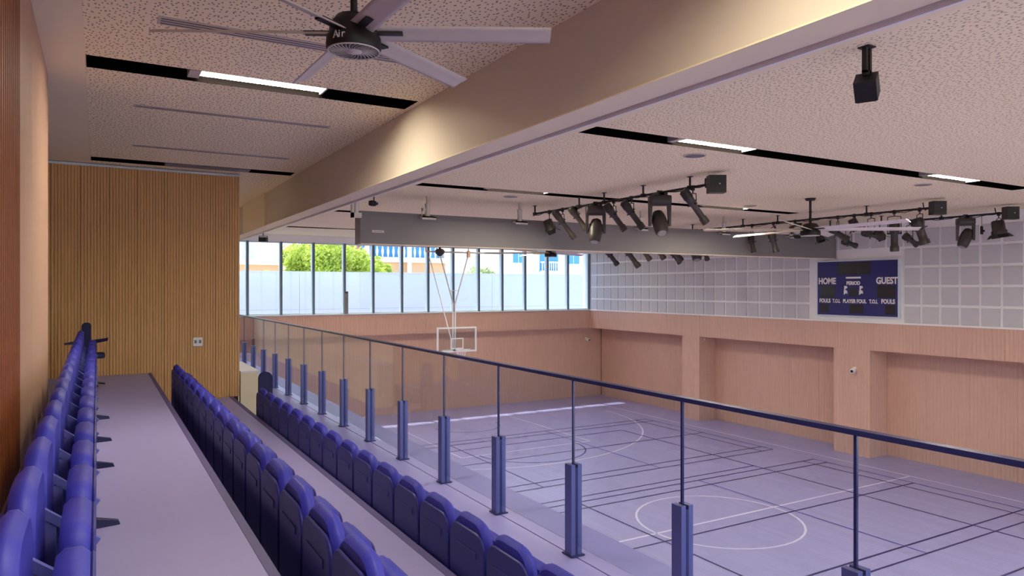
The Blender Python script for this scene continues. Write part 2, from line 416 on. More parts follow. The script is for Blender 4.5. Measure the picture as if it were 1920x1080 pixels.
# far window wall
wf = MB().box(XEDGE - 2.1, XRIGHT + .05, YFAR, YFAR + .25, BAND + .03, SILL - .02).build('wall_far', M['white'], kind='structure')
fluted_wall(wf, (XEDGE - 1.9, YFAR - .04), (XRIGHT - .07, YFAR - .04), BAND, SILL - .02, M['oak'], pitch=.1, depth=.006, panel=1.2)
MB().box(XEDGE - 2.1, 21.1, YFAR + .27, YFAR + .5, FLOOR, BAND + .03).build('recess_back', M['backing'], wf)
MB().box(XEDGE - 2.1, 21.1, YFAR, YFAR + .27, BAND, BAND + .028).build('soffit', M['oak'], wf)
fluted_wall(wf, (XEDGE - 1.9, YFAR + .22), (21.06, YFAR + .22), FLOOR, BAND, M['oak'], pitch=.1, depth=.006, panel=1.2)
MB().box(XEDGE - 2.1, XRIGHT + .05, YFAR, YFAR + .3, 1.74, CEIL + .3).build('window_head', M['white'], wf)
MB().box(2.0, 22.0, YFAR + .3, 28.37, 2.02, 2.25).build('sun_overhang', M['white'], wf)  # unseen; depth shaped to let in only a narrow sun strip
MB().box(XEDGE - 2.1, XRIGHT, YFAR - .08, YFAR + .25, SILL - .02, SILL + .02).build('window_sill', M['mull_light'], wf)

MX = [3.56, 4.76, 5.96, 7.17, 8.38, 9.55, 10.77, 11.93, 13.08, 14.3, 15.47, 16.65, 17.85, 18.98, 20.17]
win = bpy.data.objects.new('window_1', None); COL.objects.link(win); win['kind'] = 'structure'
prev = 2.2
for i, x in enumerate(MX):
    mu = MB().box(x - .02, x + .05, YFAR - .02, YFAR + .22, SILL + .02, 1.74).build('mullion', M['mull'], win)
    MB().box(x - .05, x - .02, YFAR + .02, YFAR + .2, SILL + .02, 1.74).build('mullion_cap', M['mull_light'], mu)
    MB().box(prev + .05, x - .05, YFAR + .10, YFAR + .112, SILL + .02, 1.74).build('pane', M['winglass'], win)
    prev = x
MB().box(2.2, XRIGHT, YFAR + .07, YFAR + .15, 1.69, 1.74).box(2.2, XRIGHT, YFAR + .07, YFAR + .15, SILL + .02, SILL + .07).build('window_frame', M['mull_light'], win)

# near end wall behind the viewer, its full-height opening added to fill in daylight
wn = MB().box(-3.0, 3.2, YNEAR - .25, YNEAR, FLOOR, Z1).box(3.2, 21.3, YNEAR - .25, YNEAR, FLOOR, FLOOR + .3).box(-3.0, -.4, YNEAR - .25, YNEAR, Z1, CEIL + .3).box(-.4, 21.3, YNEAR - .25, YNEAR, 1.8, CEIL + .3).build('wall_near', M['oak'], kind='structure')
wi2 = bpy.data.objects.new('fill_window', None); COL.objects.link(wi2); wi2['kind'] = 'structure'  # unseen mullions of the opening added for fill daylight
for i in range(17):
    x = .9 + i * 1.2
    MB().box(x - .05, x + .05, YNEAR - .2, YNEAR, Z1 if x < 3.2 else FLOOR + .3, 1.8).build('mullion', M['mull'], wi2)

# ------------------------------------------------------------------ ceilings with slots
SLOTY = [(-3.75, -3.35), (1.65, 2.05), (7.13, 7.53), (12.62, 13.0), (18.1, 18.5), (23.6, 24.0)]
def ceiling(name, x0, x1, xs0, xs1, y0, y1, slots, m, gap=None):
    b = MB(); y = y0
    for (a, c) in slots:
        b.box(x0, x1, y, a, CEIL, CEIL + .05)
        b.box(x0, xs0, a, c, CEIL, CEIL + .05); b.box(xs1, x1, a, c, CEIL, CEIL + .05)
        y = c
    b.box(x0, x1, y, y1, CEIL, CEIL + .05)
    return b.build(name, m, kind='structure')
c1 = ceiling('ceiling', -.09, 3.10, -.085, 2.98, YNEAR, 14.6, SLOTY[:4], M['perf'])
MB().box(-3.0, -.091, YNEAR, 14.6, CEIL - .001, CEIL + .05).build('plain_border', M['plaster'], c1)
MB().box(-3.0, 3.10, 14.6, YFAR, CEIL, CEIL + .05).build('plain_end', M['plaster'], c1)
c2 = ceiling('ceiling', 5.35, XRIGHT, 5.352, 16.2, YNEAR, YFAR, SLOTY, M['perf_b'])
MB().box(3.2, 5.349, YNEAR, YFAR, CEIL - .001, CEIL + .05).build('plain_border', M['plaster'], c2)
MB().box(-3.1, 21.5, YNEAR - .3, YFAR + .3, CEIL + .3, CEIL + .5).build('roof_slab', M['white'], c2)

def slot(x0, x1, a, c, lights, label, up=0.0):
    cx = (x0 + x1) / 2; cy = (a + c) / 2
    t = thing('light_slot', label, 'ceiling light', (cx, cy, CEIL), group='black ceiling slots with lit panels')
    X0, X1, A, C = x0 - cx, x1 - cx, a - cy, c - cy
    b = MB(); e = .004
    b.box(X0 + e, X1 - e, A + e, C - e, .14, .15)
    b.box(X0 + e, X1 - e, A + e, A + .012, .0, .14).box(X0 + e, X1 - e, C - .012, C - e, .0, .14)
    b.box(X0 + e, X0 + .012, A, C, .0, .14).box(X1 - .012, X1 - e, A, C, .0, .14)
    b.build('housing', M['void'], t)
    for (l0, l1) in lights:
        f = MB().box(l0 - cx - .1, l0 - cx, A + .013, C - .013, .03, .13).build('light_frame', M['alu'], t)
        MB().box(l1 - cx, l1 - cx + .02, A + .013, C - .013, .03, .13).build('light_frame', M['alu'], t)
        MB().box(l0 - cx, l1 - cx, A + .03, C - .05, .05 + up, .06 + up).build('diffuser', M['diff_soft'] if x1 < 3.2 else M['diff'], f)
        b = MB()
        for k in range(1, 4):
            yk = A + .03 + (C - A - .08) * k / 4; b.box(l0 - cx, l1 - cx, yk - .002, yk + .002, .035 + up, .05 + up)
        b.build('louvre_blade', M['mull_light'], f)
    return t
wh = ['behind the viewer', 'overhead before the ceiling fan', 'over the walkway past the ceiling fan', 'along the top of the timber end wall', '', '']
for k, (a, c) in enumerate(SLOTY[:4]):
    if k == 3:
        t = slot(-.085, 2.98, a, c, [], 'black ceiling slot with grey unlit fitting along the top of the timber end wall')
        MB().box(-.50, .80, -.12, .12, -.012, .06).build('fitting', M['boxgrey'], t, label='grey unlit light fitting')
    else: slot(-.085, 2.98, a, c, [(.85, 2.02)], 'black terrace ceiling slot with one lit panel ' + wh[k])
whc = ['behind the viewer', 'overhead beside the hanging speaker', 'crossing in front of the lighting pipes', 'added as fill above the black lighting pipes', 'added as fill beyond the long grey housing', 'added as fill by the tall window wall']
for k, (a, c) in enumerate(SLOTY):
    ls = [(6.96, 8.33), (13.0, 14.45)] if k != 3 else [(6.96, 8.33), (13.0, 14.45)]
    slot(5.352, 16.2, a, c, ls, 'long black court ceiling slot with lit panels ' + whc[k], .07 if k >= 3 else 0)  # far rows stay lit as added fill, panels recessed out of sight
# linear air diffusers
for (y, x0, x1, nl, lab) in ((5.92, .39, 2.35, 3, 'triple-slot linear air diffuser behind the ceiling fan'), (8.83, .34, 2.5, 2, 'linear air diffuser in the ceiling past the lit slot'), (11.3, .42, 2.57, 2, 'linear air diffuser in the ceiling closer to the timber end wall')):
    t = thing('air_diffuser', lab, 'air vent', ((x0 + x1) / 2, y, CEIL), group='linear air diffusers')
    h = (x1 - x0) / 2; wd = .05 * nl
    MB().box(-h, h, -wd / 2 - .01, wd / 2 + .01, -.008, -.001).build('frame', M['blade'], t)
    for k in range(nl):
        yk = -wd / 2 + .05 * (k + .5)
        MB().box(-h + .02, h - .02, yk - .007, yk + .007, -.0095, -.008).build('slot', M['darkgrey'], t)

# round ceiling speakers
for (x, y, lab) in ((7.79, 7.93, 'below the lit panel of the crossing slot'), (13.8, 7.96, 'below the second lit panel of the crossing slot'), (7.8, 13.5, 'above the grey housing by the first lighting pipe'), (13.7, 12.1, 'between the two longer lighting pipes')):
    t = thing('ceiling_speaker', 'round flush beige ceiling speaker ' + lab, 'speaker', (x, y, CEIL), group='round flush ceiling speakers')
    MB().lathe([(.17, -.001), (.17, -.010), (.15, -.014)], n=24).build('rim', M['blade'], t)
    MB().lathe([(.145, -.013), (.145, -.0165)], n=24).build('grille', M['boxgrey'], t)

# ------------------------------------------------------------------ beam between terrace and court
bm = MB().box(3.03, 3.306, YNEAR, 12.9, 1.306, CEIL + .3).box(3.06, 3.306, 12.9, YFAR, 1.306, CEIL + .3).build('beam', M['beam'], kind='structure')
MB().box(3.02, 3.29, YNEAR, YFAR, 1.296, 1.306).build('soffit_board', M['plaster'], bm)
MB().box(3.03, 3.062, 15.6, 18.1, 1.306, CEIL).build('pilaster', M['plaster'], bm)
MB().box(3.31, 3.33, YNEAR, YFAR, 1.27, 1.318).build('edge_strip', M['white'], bm, label='thin white strip along the court side of the beam')  # plain white strip along the lower court-side edge

# ------------------------------------------------------------------ glass railing
rail = thing('glass_railing', 'glass barrier with dark cap rail and short metal posts along the terrace edge', 'railing', (XR, 0, Z3))
H = 1.556; y0r = 2.445; pit = 1.345
MB().box(-.03, .03, -3, YFAR - .3, H - .03, H).build('cap_rail', M['rail'], rail)
pm1 = MB().box(-.055, -.014, -.05, .05, 0, .79).box(.014, .055, -.05, .05, 0, .79).mesh('post', M['post'])
pm2 = MB().box(-.0135, .0135, -.05, -.035, 0, .765).box(-.0135, .0135, .035, .05, 0, .765).mesh('clamp', M['rail'])
pm3 = MB().box(-.07, .07, -.075, .075, 0, .012).mesh('base_plate', M['rail'])
k = -4
while y0r + pit * k < YFAR - .5:
    y = y0r + pit * k
    p = place('post', pm1, rail, (0, y, .004)); place('clamp', pm2, p); place('base_plate', pm3, p, (0, 0, 0))
    if y + pit < YFAR - .2:
        MB().box(-.008, .008, y + .01, y + pit - .01, .1, H - .03).build('glass_pane', M['glass'], rail)
        MB().box(-.0085, .0085, y - .009, y + .009, .79, H - .03).build('joint_seal', M['rail'], rail)
    k += 1

# ------------------------------------------------------------------ tip-up seats
def make_seat():
    t = thing('stadium_seat', 'seat', 'seat')
    b = MB().plate(outline(.470, .56, .05, z0=.29, n=6, top_r=.15), -.05, .02, 'x', .025)
    b.build('backrest', M['seat'], t)
    MB().plate(outline(.488, .53, .04, z0=.25, top_r=.10), -.068, -.05, 'x', .008).box(-.074, -.068, -.15, .15, .62, .66).build('back_shell', M['seatshell'], t)
    s = MB().plate(outline(.44, .42, .07, z0=.30, top_r=.09), .075, .155, 'x', .02).build('seat_pad', M['seat'], t)
    MB().plate(outline(.42, .38, .05, z0=.32, top_r=.07), .155, .167, 'x', .006).build('pad_shell', M['seatshell'], s)
    for sy in (-1,):
        R = Matrix.Rotation(math.radians(38), 4, 'Y')
        MB().box(-.09, .15, -.012, .012, -.014, .014, rot=R, at=(.055, sy * .2615, .62)).build('armrest', M['seatframe'], t)
        MB().box(-.03, .05, sy * .2615 - .010, sy * .2615 + .010, 0.02, .62).box(-.05, .09, sy * .2615 - .014, sy * .2615 + .014, 0, .02).build('leg', M['seatframe'], t)
    return t
proto = make_seat()
first = True
def seat_row(x, ys, z, group, lab):
    global first
    for i, y in enumerate(ys):
        if first: o = proto; first = False
        else: o = copy_tree(proto)
        o.location = (x, y, z); o['group'] = group; o['label'] = lab % ORD[i + 1]
PS = .523
seat_row(.96, [10.72 - PS * i for i in range(18)], Z2, 'tip-up seats of the middle row', 'blue tip-up seat, %s from the timber end wall in the middle row')
seat_row(2.13, [10.95 - PS * i for i in range(17)], Z3, 'tip-up seats of the front row', 'blue tip-up seat, %s from the plastered block in the front row by the railing')
seat_row(-.17, [11.0 - PS * i for i in range(18)], Z1, 'tip-up seats along the side wall', 'blue tip-up seat, %s from the timber end wall in the row against the side wall')

# floor brackets of the wall-side row
b = thing('seat_rail', 'dark rail with short floor brackets carrying the row against the side wall', 'seat rail', (-.04, 7, Z1))
MB().box(-.015, .015, -4.9, 4.2, .012, .05).build('bar', M['seatshell'], b)
for y in (3.7, 4.9, 6.5, 7.6, 8.9):
    MB().add([(-.02, y - 7 - .05, 0), (.16, y - 7 - .02, 0), (.16, y - 7 + .02, 0), (-.02, y - 7 + .05, 0), (-.02, y - 7 - .04, .06), (.15, y - 7 - .015, .025), (.15, y - 7 + .015, .025), (-.02, y - 7 + .04, .06)],
             [(0, 3, 2, 1), (4, 5, 6, 7), (0, 1, 5, 4), (1, 2, 6, 5), (2, 3, 7, 6), (3, 0, 4, 7)]).build('floor_bracket', M['darkcloth'], b)

# dark chair with spread arms at the far end of the wall-side row
c = thing('armchair', 'dark chair with spread arms at the timber wall end of the side row', 'chair', (-.13, 11.85, Z1))
MB().plate(outline(.12, .50, .03, z0=.42, top_r=.05), .03, -.03, 'y', .01).build('backrest', M['darkcloth'], c)
MB().plate(outline(.46, .44, .08, z0=-.22), .42, .48, 'z', .015).build('seat', M['darkcloth'], c)
MB().tube((0, 0, .06), (0, 0, .42), .025).build('column', M['black'], c)
for k in range(5):
    a = 2 * PI * k / 5 + .3
    MB().tube((0, 0, .08), (.24 * math.cos(a), .24 * math.sin(a), .03), .018, .012).build('leg', M['black'], c)
for s in (-1, 1):
    MB().add([(s * .08, -.05, .62 if s > 0 else .62), (s * .26, -.12, .64 + .02 * s), (s * .26, -.02, .64 + .02 * s), (s * .08, .06, .62), (s * .08, -.05, .67), (s * .27, -.12, .67 + .03 * s), (s * .27, -.02, .67 + .03 * s), (s * .08, .06, .67)],
             [(0, 3, 2, 1), (4, 5, 6, 7), (0, 1, 5, 4), (1, 2, 6, 5), (2, 3, 7, 6), (3, 0, 4, 7)]).build('armrest', M['darkcloth'], c)
    MB().tube((s * .1, 0, .63), (s * .08, 0, .44), .012).build('arm_support', M['black'], c)

# end-of-row panel of the front row
c = thing('row_end_panel', 'tall rounded dark panel closing the front row beside the plastered block', 'seat panel', (2.25, 11.47, Z3))
MB().plate(outline(.21, 1.02, .05, z0=.02, top_r=.10), -.03, .03, 'y', .012).build('panel', M['darkcloth'], c)
MB().box(-.10, .10, -.06, .06, 0, .02).build('foot', M['seatframe'], c)

# double socket on the end wall
t = thing('wall_socket', 'small white double socket on the timber end wall', 'socket', (1.49, YW, -.92))
MB().plate(outline(.15, .15, .012, z0=-.075), -.002, -.014, 'y', .003).build('plate', M['white'], t)
for s in (-1, 1): MB().box(s * .035 - .018, s * .035 + .018, -.017, -.014, -.025, .03).build('outlet', M['boxgrey'], t)

# ------------------------------------------------------------------ ceiling fans
def fan(label, loc, R, a0, hub_r, rodz, bl, chord, lettering=False, rod_r=.028):
    t = thing('ceiling_fan', label, 'ceiling fan', loc)
    k = hub_r / .155
    MB().tube((0, 0, .10 * k), (0, 0, rodz - .03), rod_r).lathe([(.07 * k, rodz - .05), (.09 * k, rodz - .001)], n=20).build('rod', M['black'], t)
    MB().lathe([(.05 * k, .13 * k), (.10 * k, .12 * k), (.135 * k, .07 * k), (.145 * k, .01 * k), (.155 * k, .0), (.158 * k, -.06 * k), (.15 * k, -.075 * k)], n=40).build('hub', M['black'], t)
    g = MB().lathe([(.045 * k, -.0755 * k), (.045 * k, -.082 * k), (.01, -.086 * k)], n=20).lathe([(.150 * k, -.075 * k), (.150 * k, -.081 * k), (.143 * k, -.081 * k), (.143 * k, -.075 * k)], n=40, capends=False).build('grille', M['alu'], t)
    n = 30; b = MB()
    for i in range(n):
        a = 2 * PI * i / n; pts = []
        for j in range(5):
            r = (.045 + .10 * j / 4) * k; aa = a + .38 * (j / 4) ** 1.3
            for da in (-.0022 * k, .0022 * k):
                pts.append((r * math.cos(aa) - da * math.sin(aa), r * math.sin(aa) + da * math.cos(aa)))
        vs = [(x, y, -.079 * k) for x, y in pts] + [(x, y, -.074 * k) for x, y in pts]
        b.add(vs, [(2 * j, 2 * j + 2, 2 * j + 3, 2 * j + 1) for j in range(4)] + [(2 * j, 10 + 2 * j, 12 + 2 * j, 2 * j + 2) for j in range(4)] + [(2 * j + 1, 2 * j + 3, 13 + 2 * j, 11 + 2 * j) for j in range(4)])
    b.build('grille_fin', M['alu'], g)
    # one blade mesh: shallow aerofoil, raised towards its trailing edge
    b = MB(); prof = []
    for j in range(7):
        u = j / 6 - .5; prof.append((u * chord, .10 * chord * (1 - (2 * u) ** 2) + u * chord * -.38))
    for j in range(6, -1, -1):
        u = j / 6 - .5; prof.append((u * chord, .10 * chord * (1 - (2 * u) ** 2) + u * chord * -.38 - .09 * chord * (1 - (2 * u) ** 4) - .002))
    vs = []; x0 = hub_r * .80
    for x in (x0, R): vs += [(x, y, z + .028 * k) for y, z in prof]
    m_ = len(prof)
    b.add(vs, [(j, (j + 1) % m_, m_ + (j + 1) % m_, m_ + j) for j in range(m_)], True); b.add(vs, [tuple(range(m_)), tuple(range(2 * m_ - 1, m_ - 1, -1))])
    me = b.mesh('blade', bl)
    arm = MB().box(hub_r * .6, x0 + .16 * k, -.03 * k, .03 * k, .02 * k, .032 * k).mesh('blade_arm', M['black'])
    for i in range(6):
        o = place('blade', me, t, (0, 0, 0), (0, 0, math.radians(a0 + 60 * i))); place('blade_arm', arm, o)
    if lettering:
        # letters round the hub, on the side towards the terrace
        for ch, an in (('A', -154), ('i', -141), ('r', -134)):
            a = math.radians(an); rr = .157 * k
            text(ch, .062 * k, M['tile'], t, (rr * math.cos(a), rr * math.sin(a), -.045 * k), (PI / 2, 0, a + PI / 2), ext=.002)
    return t
fan('black-hubbed ceiling fan with six beige blades over the terrace', (1.289, 4.05, 1.45), 1.145, -28.4, .155, .55, M['blade'], .125, True, .020)
fan('large pale ceiling fan between the lighting pipes over the court', (13.77, 10.46, 1.27), 2.35, -34.6, .21, .73, M['whiteblade'], .16)
fan('large pale ceiling fan beyond the grey housing toward the tall windows', (13.8, 21.07, 1.20), 2.35, -34.6, .21, .80, M['whiteblade'], .16)

# ------------------------------------------------------------------ grey divider housing with silver hangers
YD = 14.42
t = thing('divider_housing', 'long grey divider curtain housing hung below the court ceiling', 'curtain housing', (12.5, YD, .93))
a, b_ = 4.74 - 12.5, XRIGHT - .04 - 12.5
MB().box(a, b_, 0, .34, 0, .60).build('body', M['boxgrey'], t)
MB().box(a, b_, .03, .31, .60, .68).build('top_rail', M['boxgrey'], t)
MB().box(a, b_, .004, .336, -.012, 0).build('bottom_lip', M['plaster'], t)
MB().box(a - .015, a, -.005, .345, -.01, .61).build('end_cap', M['boxgrey'], t); MB().box(b_, b_ + .015, -.005, .345, -.01, .61).build('end_cap', M['boxgrey'], t)
pl = MB().box(a + .24, a + .50, -.012, 0, .235, .285).build('name_plate', M['alu'], t, label='small pale maker plate with illegible lettering')
b = MB()
for i in range(9): b.box(a + .265 + i * .024, a + .265 + i * .024 + .014, -.014, -.012, .25, .27)
b.build('lettering', M['boxgrey'], pl)
for i, (x, lab) in enumerate(((4.62, 'at the end of the grey housing beside the beam'), (6.21, 'on the grey housing, first inward from its beam end'), (8.54, 'on the grey housing by the tip of the first lighting pipe'), (15.2, 'on the grey housing behind the fan of the court'), (12.2, 'on the grey housing behind the hanging stage lamps'), (18.0, 'on the grey housing by the scoreboard wall'))):
    t2 = thing('housing_hanger', 'silver tube hanger ' + lab, 'hanger', (x, YD - .06, 1.53), group='silver hangers of the grey housing')
    MB().lathe([(.05, .02), (.055, .04), (.055, .26), (.06, .27), (.06, .30), (.03, .31), (.03, .47)], n=16).build('tube', M['alu'], t2)
    if i: MB().box(-.16, .16, -.10, .055, -.01, .02).box(-.16, .16, -.10, -.085, -.05, .02).build('base_plate', M['alu'], t2)
    else: MB().box(-.10, .10, -.06, .06, -.08, .02).box(-.10, -.06, -.06, .06, -.08, .22).build('base_plate', M['alu'], t2)
    if i == 1: MB().box(-.14, -.04, -.02, .0, .14, .20).box(-.14, -.12, -.02, .0, .04, .20).build('side_clip', M['alu'], t2)
t = thing('security_camera', 'small black camera hung beside the beam end of the grey housing', 'camera', (4.98, 14.30, 1.78))
MB().tube((0, 0, .0), (0, 0, .22), .012).build('stem', M['black'], t)
MB().lathe([(.045, -.05), (.06, .0), (.06, .06), (.05, .10)], (-.06, 0, -.02), (1, -.2, -.05), n=14).build('body', M['black'], t)
MB().lathe([(.03, .10), (.028, .14)], (-.06, 0, -.02), (1, -.2, -.05), n=12).build('lens', M['darkgrey'], t)

# ------------------------------------------------------------------ lighting pipes and stage lamps
PZ = 1.80
def pipe(x, ya, yb_, hangers, label, loops=True):
    ym = (ya + yb_) / 2
    t = thing('lighting_pipe', label, 'lighting pipe', (x, ym, PZ))
    MB().tube((0, ya - ym, 0), (0, yb_ - ym, 0), .024, n=10).build('pipe', M['black'], t)
    for h in hangers:
        MB().tube((0, h - ym, .0), (0, h - ym, CEIL - PZ - .012), .02, n=8).box(-.035, .035, h - ym - .045, h - ym + .045, CEIL - PZ - .012, CEIL - PZ - .001).box(-.035, .035, h - ym - .04, h - ym + .04, -.035, .035).build('hanger', M['black'], t)
    pts = []; n = int((yb_ - ya) / .12)
    for i in range(n + 1):
        u = i / n; pts.append((.02 * math.sin(i * 1.3), (ya - ym) + u * (yb_ - ya), -.03 + .016 * math.sin(i * .9) + .01 * math.sin(i * 2.3)))
    MB().path(pts, .009, 5).build('cable', M['black'], t)
    return t
def junction(x, y, label):
    t = thing('loudspeaker', label, 'speaker', (x, y, PZ - .02), math.radians(-30))
    MB().box(-.145, .145, -.10, .10, -.15, .15).build('cabinet', M['darkgrey'], t)
    MB().box(-.137, .137, -.106, -.10, -.142, .142).build('grille', M['black'], t)
    MB().tube((.03, -.109, .0), (.03, -.106, .0), .012).build('badge', M['alu'], t)
    MB().path([(0, .10, .02), (-.05, .22, .04), (-.10, .30, -.01), (-.08, .4, .06), (-.06, .46, .17)], .014).build('cable', M['black'], t)
    return t
pipe(9.2, 9.02, 14.8, (9.49, 10.76, 12.0, 12.9, 14.74), 'black lighting pipe with the largest stage lamps, closest to the beam')
pipe(16.2, 9.18, 21.2, (10.72, 12.3, 13.35, 14.57, 16.6, 18.4, 20.2), 'black lighting pipe running past the pale ceiling fan')
pipe(18.8, 8.92, 20.8, (10.37, 12.0, 13.6, 15.6, 17.6, 19.6), 'black lighting pipe closest to the wall with the scoreboard')
junction(9.2, 8.86, 'square black loudspeaker at the end of the pipe closest to the beam')
junction(16.2, 9.02, 'square black loudspeaker at the end of the pipe past the fan')
junction(18.8, 8.76, 'square black loudspeaker at the end of the pipe by the scoreboard wall')

def clamp_mesh(): return MB().box(-.02, .02, -.03, .03, -.06, .032).tube((0, 0, -.11), (0, 0, -.05), .012, n=8)
def profile_spot(x, y, L, dirv, r, lab, drop=.30):
    """long-bodied stage lamp hung on a yoke"""
    t = thing('profile_spotlight', lab, 'stage lamp', (x, y, PZ))
    clamp_mesh().build('clamp', M['black'], t)
    d = Vector(dirv).normalized(); c0 = Vector((0, 0, -drop)); side = d.cross(Vector((0, 0, 1))).normalized()
    yk = MB()
    for s in (-1, 1): yk.path([(0, 0, -.11), side * s * (r + .03) + Vector((0, 0, -.13)), c0 + side * s * (r + .03)], .009, 6)
    yk.tube(c0 - side * (r + .045), c0 + side * (r + .045), .018, n=8)
    yk.build('yoke', M['black'], t)
    a = -.42 * L
    MB().lathe([(r * .7, a), (r * 1.05, a + .05 * L), (r * 1.1, a + .22 * L), (r * .95, a + .30 * L), (r * .95, a + .42 * L), (r * .72, a + .46 * L), (r * .72, a + .82 * L), (r * .9, a + .84 * L), (r * .92, a + L)], c0, d, n=16).build('barrel', M['darkgrey'], t)
    b = MB()
    for k in range(5):
        h = a + (.04 + .045 * k) * L; b.lathe([(r * 1.14, h), (r * 1.14, h + .012 * L)], c0, d, n=16)
    up = side.cross(d).normalized()
    b.tube(c0 + d * (a + .40 * L) - up * (r * 1.3), c0 + d * (a + .40 * L) + up * (r * 1.35), .012, n=6)
    b.build('cooling_fins', M['black'], t)
    MB().lathe([(r * .8, a + L), (r * .8, a + L + .004)], c0, d, n=16).build('lens', M['lens'], t)
    return t
def fresnel(x, y, r, dirv, lab, drop=.34):
    t = thing('fresnel_lamp', lab, 'stage lamp', (x, y, PZ))
    clamp_mesh().build('clamp', M['black'], t)
    d = Vector(dirv).normalized(); c0 = Vector((0, 0, -drop)); side = d.cross(Vector((0, 0, 1))).normalized()
    yk = MB()
    for s in (-1, 1): yk.path([(0, 0, -.11), side * s * (r * .8) + Vector((0, 0, -.14)), side * s * (r + .03) + Vector((0, 0, -.2)), c0 + side * s * (r + .03)], .009, 6)
    yk.build('yoke', M['black'], t)
    MB().lathe([(r * .6, -r * 1.2), (r * .85, -r * 1.05), (r * .9, r * .3), (r * 1.05, r * .4), (r * 1.05, r * .9)], c0, d, n=16).build('can', M['darkgrey'], t)
    b = MB()
    for k, up in enumerate((side, -side, side.cross(d), -side.cross(d))):
        o = c0 + d * r * .9 + up * r * 1.0; q = up * .10 * r * 6 + d * r * .55; w_ = up.cross(d) * r * .8
        b.add([o - w_, o + w_, o + w_ * .8 + q, o - w_ * .8 + q, o - w_ + d * .004, o + w_ + d * .004, o + w_ * .8 + q + d * .004, o - w_ * .8 + q + d * .004], [(0, 1, 2, 3), (7, 6, 5, 4), (0, 4, 5, 1), (2, 6, 7, 3), (1, 5, 6, 2), (3, 7, 4, 0)])
    b.build('barn_doors', M['black'], t)
    MB().lathe([(r * .85, r * .9), (r * .6, r * .93)], c0, d, n=16).build('lens', M['lens'], t)
    return t
def moving_head(x, y, s, dirv, lab, rz=-30):
    t = thing('moving_head_light', lab, 'stage lamp', (x, y, PZ), math.radians(rz))
    MB().box(-.05 * s, .05 * s, -.03, .03, -.06, .04).build('clamp', M['black'], t)
    MB().plate([(a * s, b_ * s) for a, b_ in outline(.42, .30, .05, z0=-.15)], -.06, -.06 - .16 * s, 'z', .015).box(-.12 * s, -.06 * s, -.16 * s, .16 * s, -.06, -.02).box(.06 * s, .12 * s, -.16 * s, .16 * s, -.06, -.02).build('base', M['darkgrey'], t)
    z0 = -.06 - .16 * s
    yk = MB()
    for q in (-1, 1):
        yk.add([(q * .21 * s, -.07 * s, z0), (q * .15 * s, -.07 * s, z0), (q * .165 * s, -.05 * s, z0 - .42 * s), (q * .21 * s, -.05 * s, z0 - .42 * s), (q * .21 * s, .07 * s, z0), (q * .15 * s, .07 * s, z0), (q * .165 * s, .05 * s, z0 - .42 * s), (q * .21 * s, .05 * s, z0 - .42 * s)],
               [(0, 1, 2, 3), (4, 7, 6, 5), (0, 4, 5, 1), (1, 5, 6, 2), (2, 6, 7, 3), (3, 7, 4, 0)])
    yk.box(-.2 * s, .2 * s, -.07 * s, .07 * s, z0 - .03 * s, z0).build('yoke', M['darkgrey'], t)
    c0 = (0, 0, z0 - .35 * s)
    MB().lathe([(.05 * s, -.26 * s), (.10 * s, -.23 * s), (.135 * s, -.12 * s), (.145 * s, .02 * s), (.14 * s, .14 * s), (.12 * s, .25 * s), (.09 * s, .27 * s)], c0, dirv, n=20).tube((-.17 * s, 0, c0[2]), (.17 * s, 0, c0[2]), .03 * s).build('head', M['darkgrey'], t)
    MB().lathe([(.09 * s, .27 * s), (.07 * s, .285 * s)], c0, dirv, n=20).build('lens', M['lens'], t)
    return t
DR = (.62, -.15, -.78)
P1 = 'on the lighting pipe closest to the beam'
fresnel(9.2, 14.1, .13, (.3, -.2, -.9), 'small round black stage lamp at the tip of the beam-side lighting pipe')
profile_spot(9.2, 13.55, .80, DR, .075, 'long black spotlight, first after the small round lamp on the beam-side pipe')
profile_spot(9.2, 12.98, .62, DR, .075, 'shorter black spotlight partly behind the moving head on the beam-side pipe', .22)
moving_head(9.2, 12.30, 1.0, (-.12, -.3, -.9), 'black moving-head light between the spotlights of the beam-side pipe')
profile_spot(9.2, 11.68, .68, DR, .080, 'black spotlight just past the inner moving head on the beam-side pipe')
profile_spot(9.2, 11.12, .68, DR, .080, 'black spotlight between the inner spotlight and the large moving head')
moving_head(9.2, 10.29, .98, (.05, -.55, -.8), 'large black moving-head light next to the last spotlight of the beam-side pipe')
profile_spot(9.2, 9.42, .74, DR, .080, 'tilted black spotlight beside the beam-side square loudspeaker', .30)
P2 = 'on the pipe past the pale fan'
profile_spot(16.2, 20.75, .74, DR, .11, 'farthest black spotlight seen below the grey housing by the tall windows', .62)
profile_spot(16.2, 19.70, 1.0, DR, .12, 'longest black spotlight seen below the grey housing', .60)
profile_spot(16.2, 18.95, .70, DR, .11, 'stubby black spotlight below the housing beside the longest one', .52)
profile_spot(16.2, 18.25, .70, DR, .11, 'second stubby black spotlight below the grey housing', .50)
profile_spot(16.2, 17.45, .74, DR, .12, 'third stubby black spotlight below the housing beside a moving head', .58)
profile_spot(18.8, 20.2, .6, DR, .10, 'small black spotlight behind the stubby ones below the grey housing', .60)
moving_head(16.2, 16.45, 1.15, (.0, -.4, -.9), 'black moving-head light hanging behind the grey housing')
profile_spot(18.8, 18.64, .60, (.5, .2, -.8), .10, 'black spotlight after the moving head behind the grey housing', .50)
DD = (.10, .05, -.99)
profile_spot(16.2, 14.24, .50, (.15, -.1, -.98), .085, 'upright black lamp at the housing end of the pipe past the fan', .50)
profile_spot(16.2, 13.49, .55, (.25, -.1, -.95), .10, 'upright black lamp, second from the housing on the pipe past the fan', .50)
fresnel(16.2, 12.78, .13, (-.4, -.85, -.2), 'round open black lamp facing the terrace on the pipe past the fan', .24)
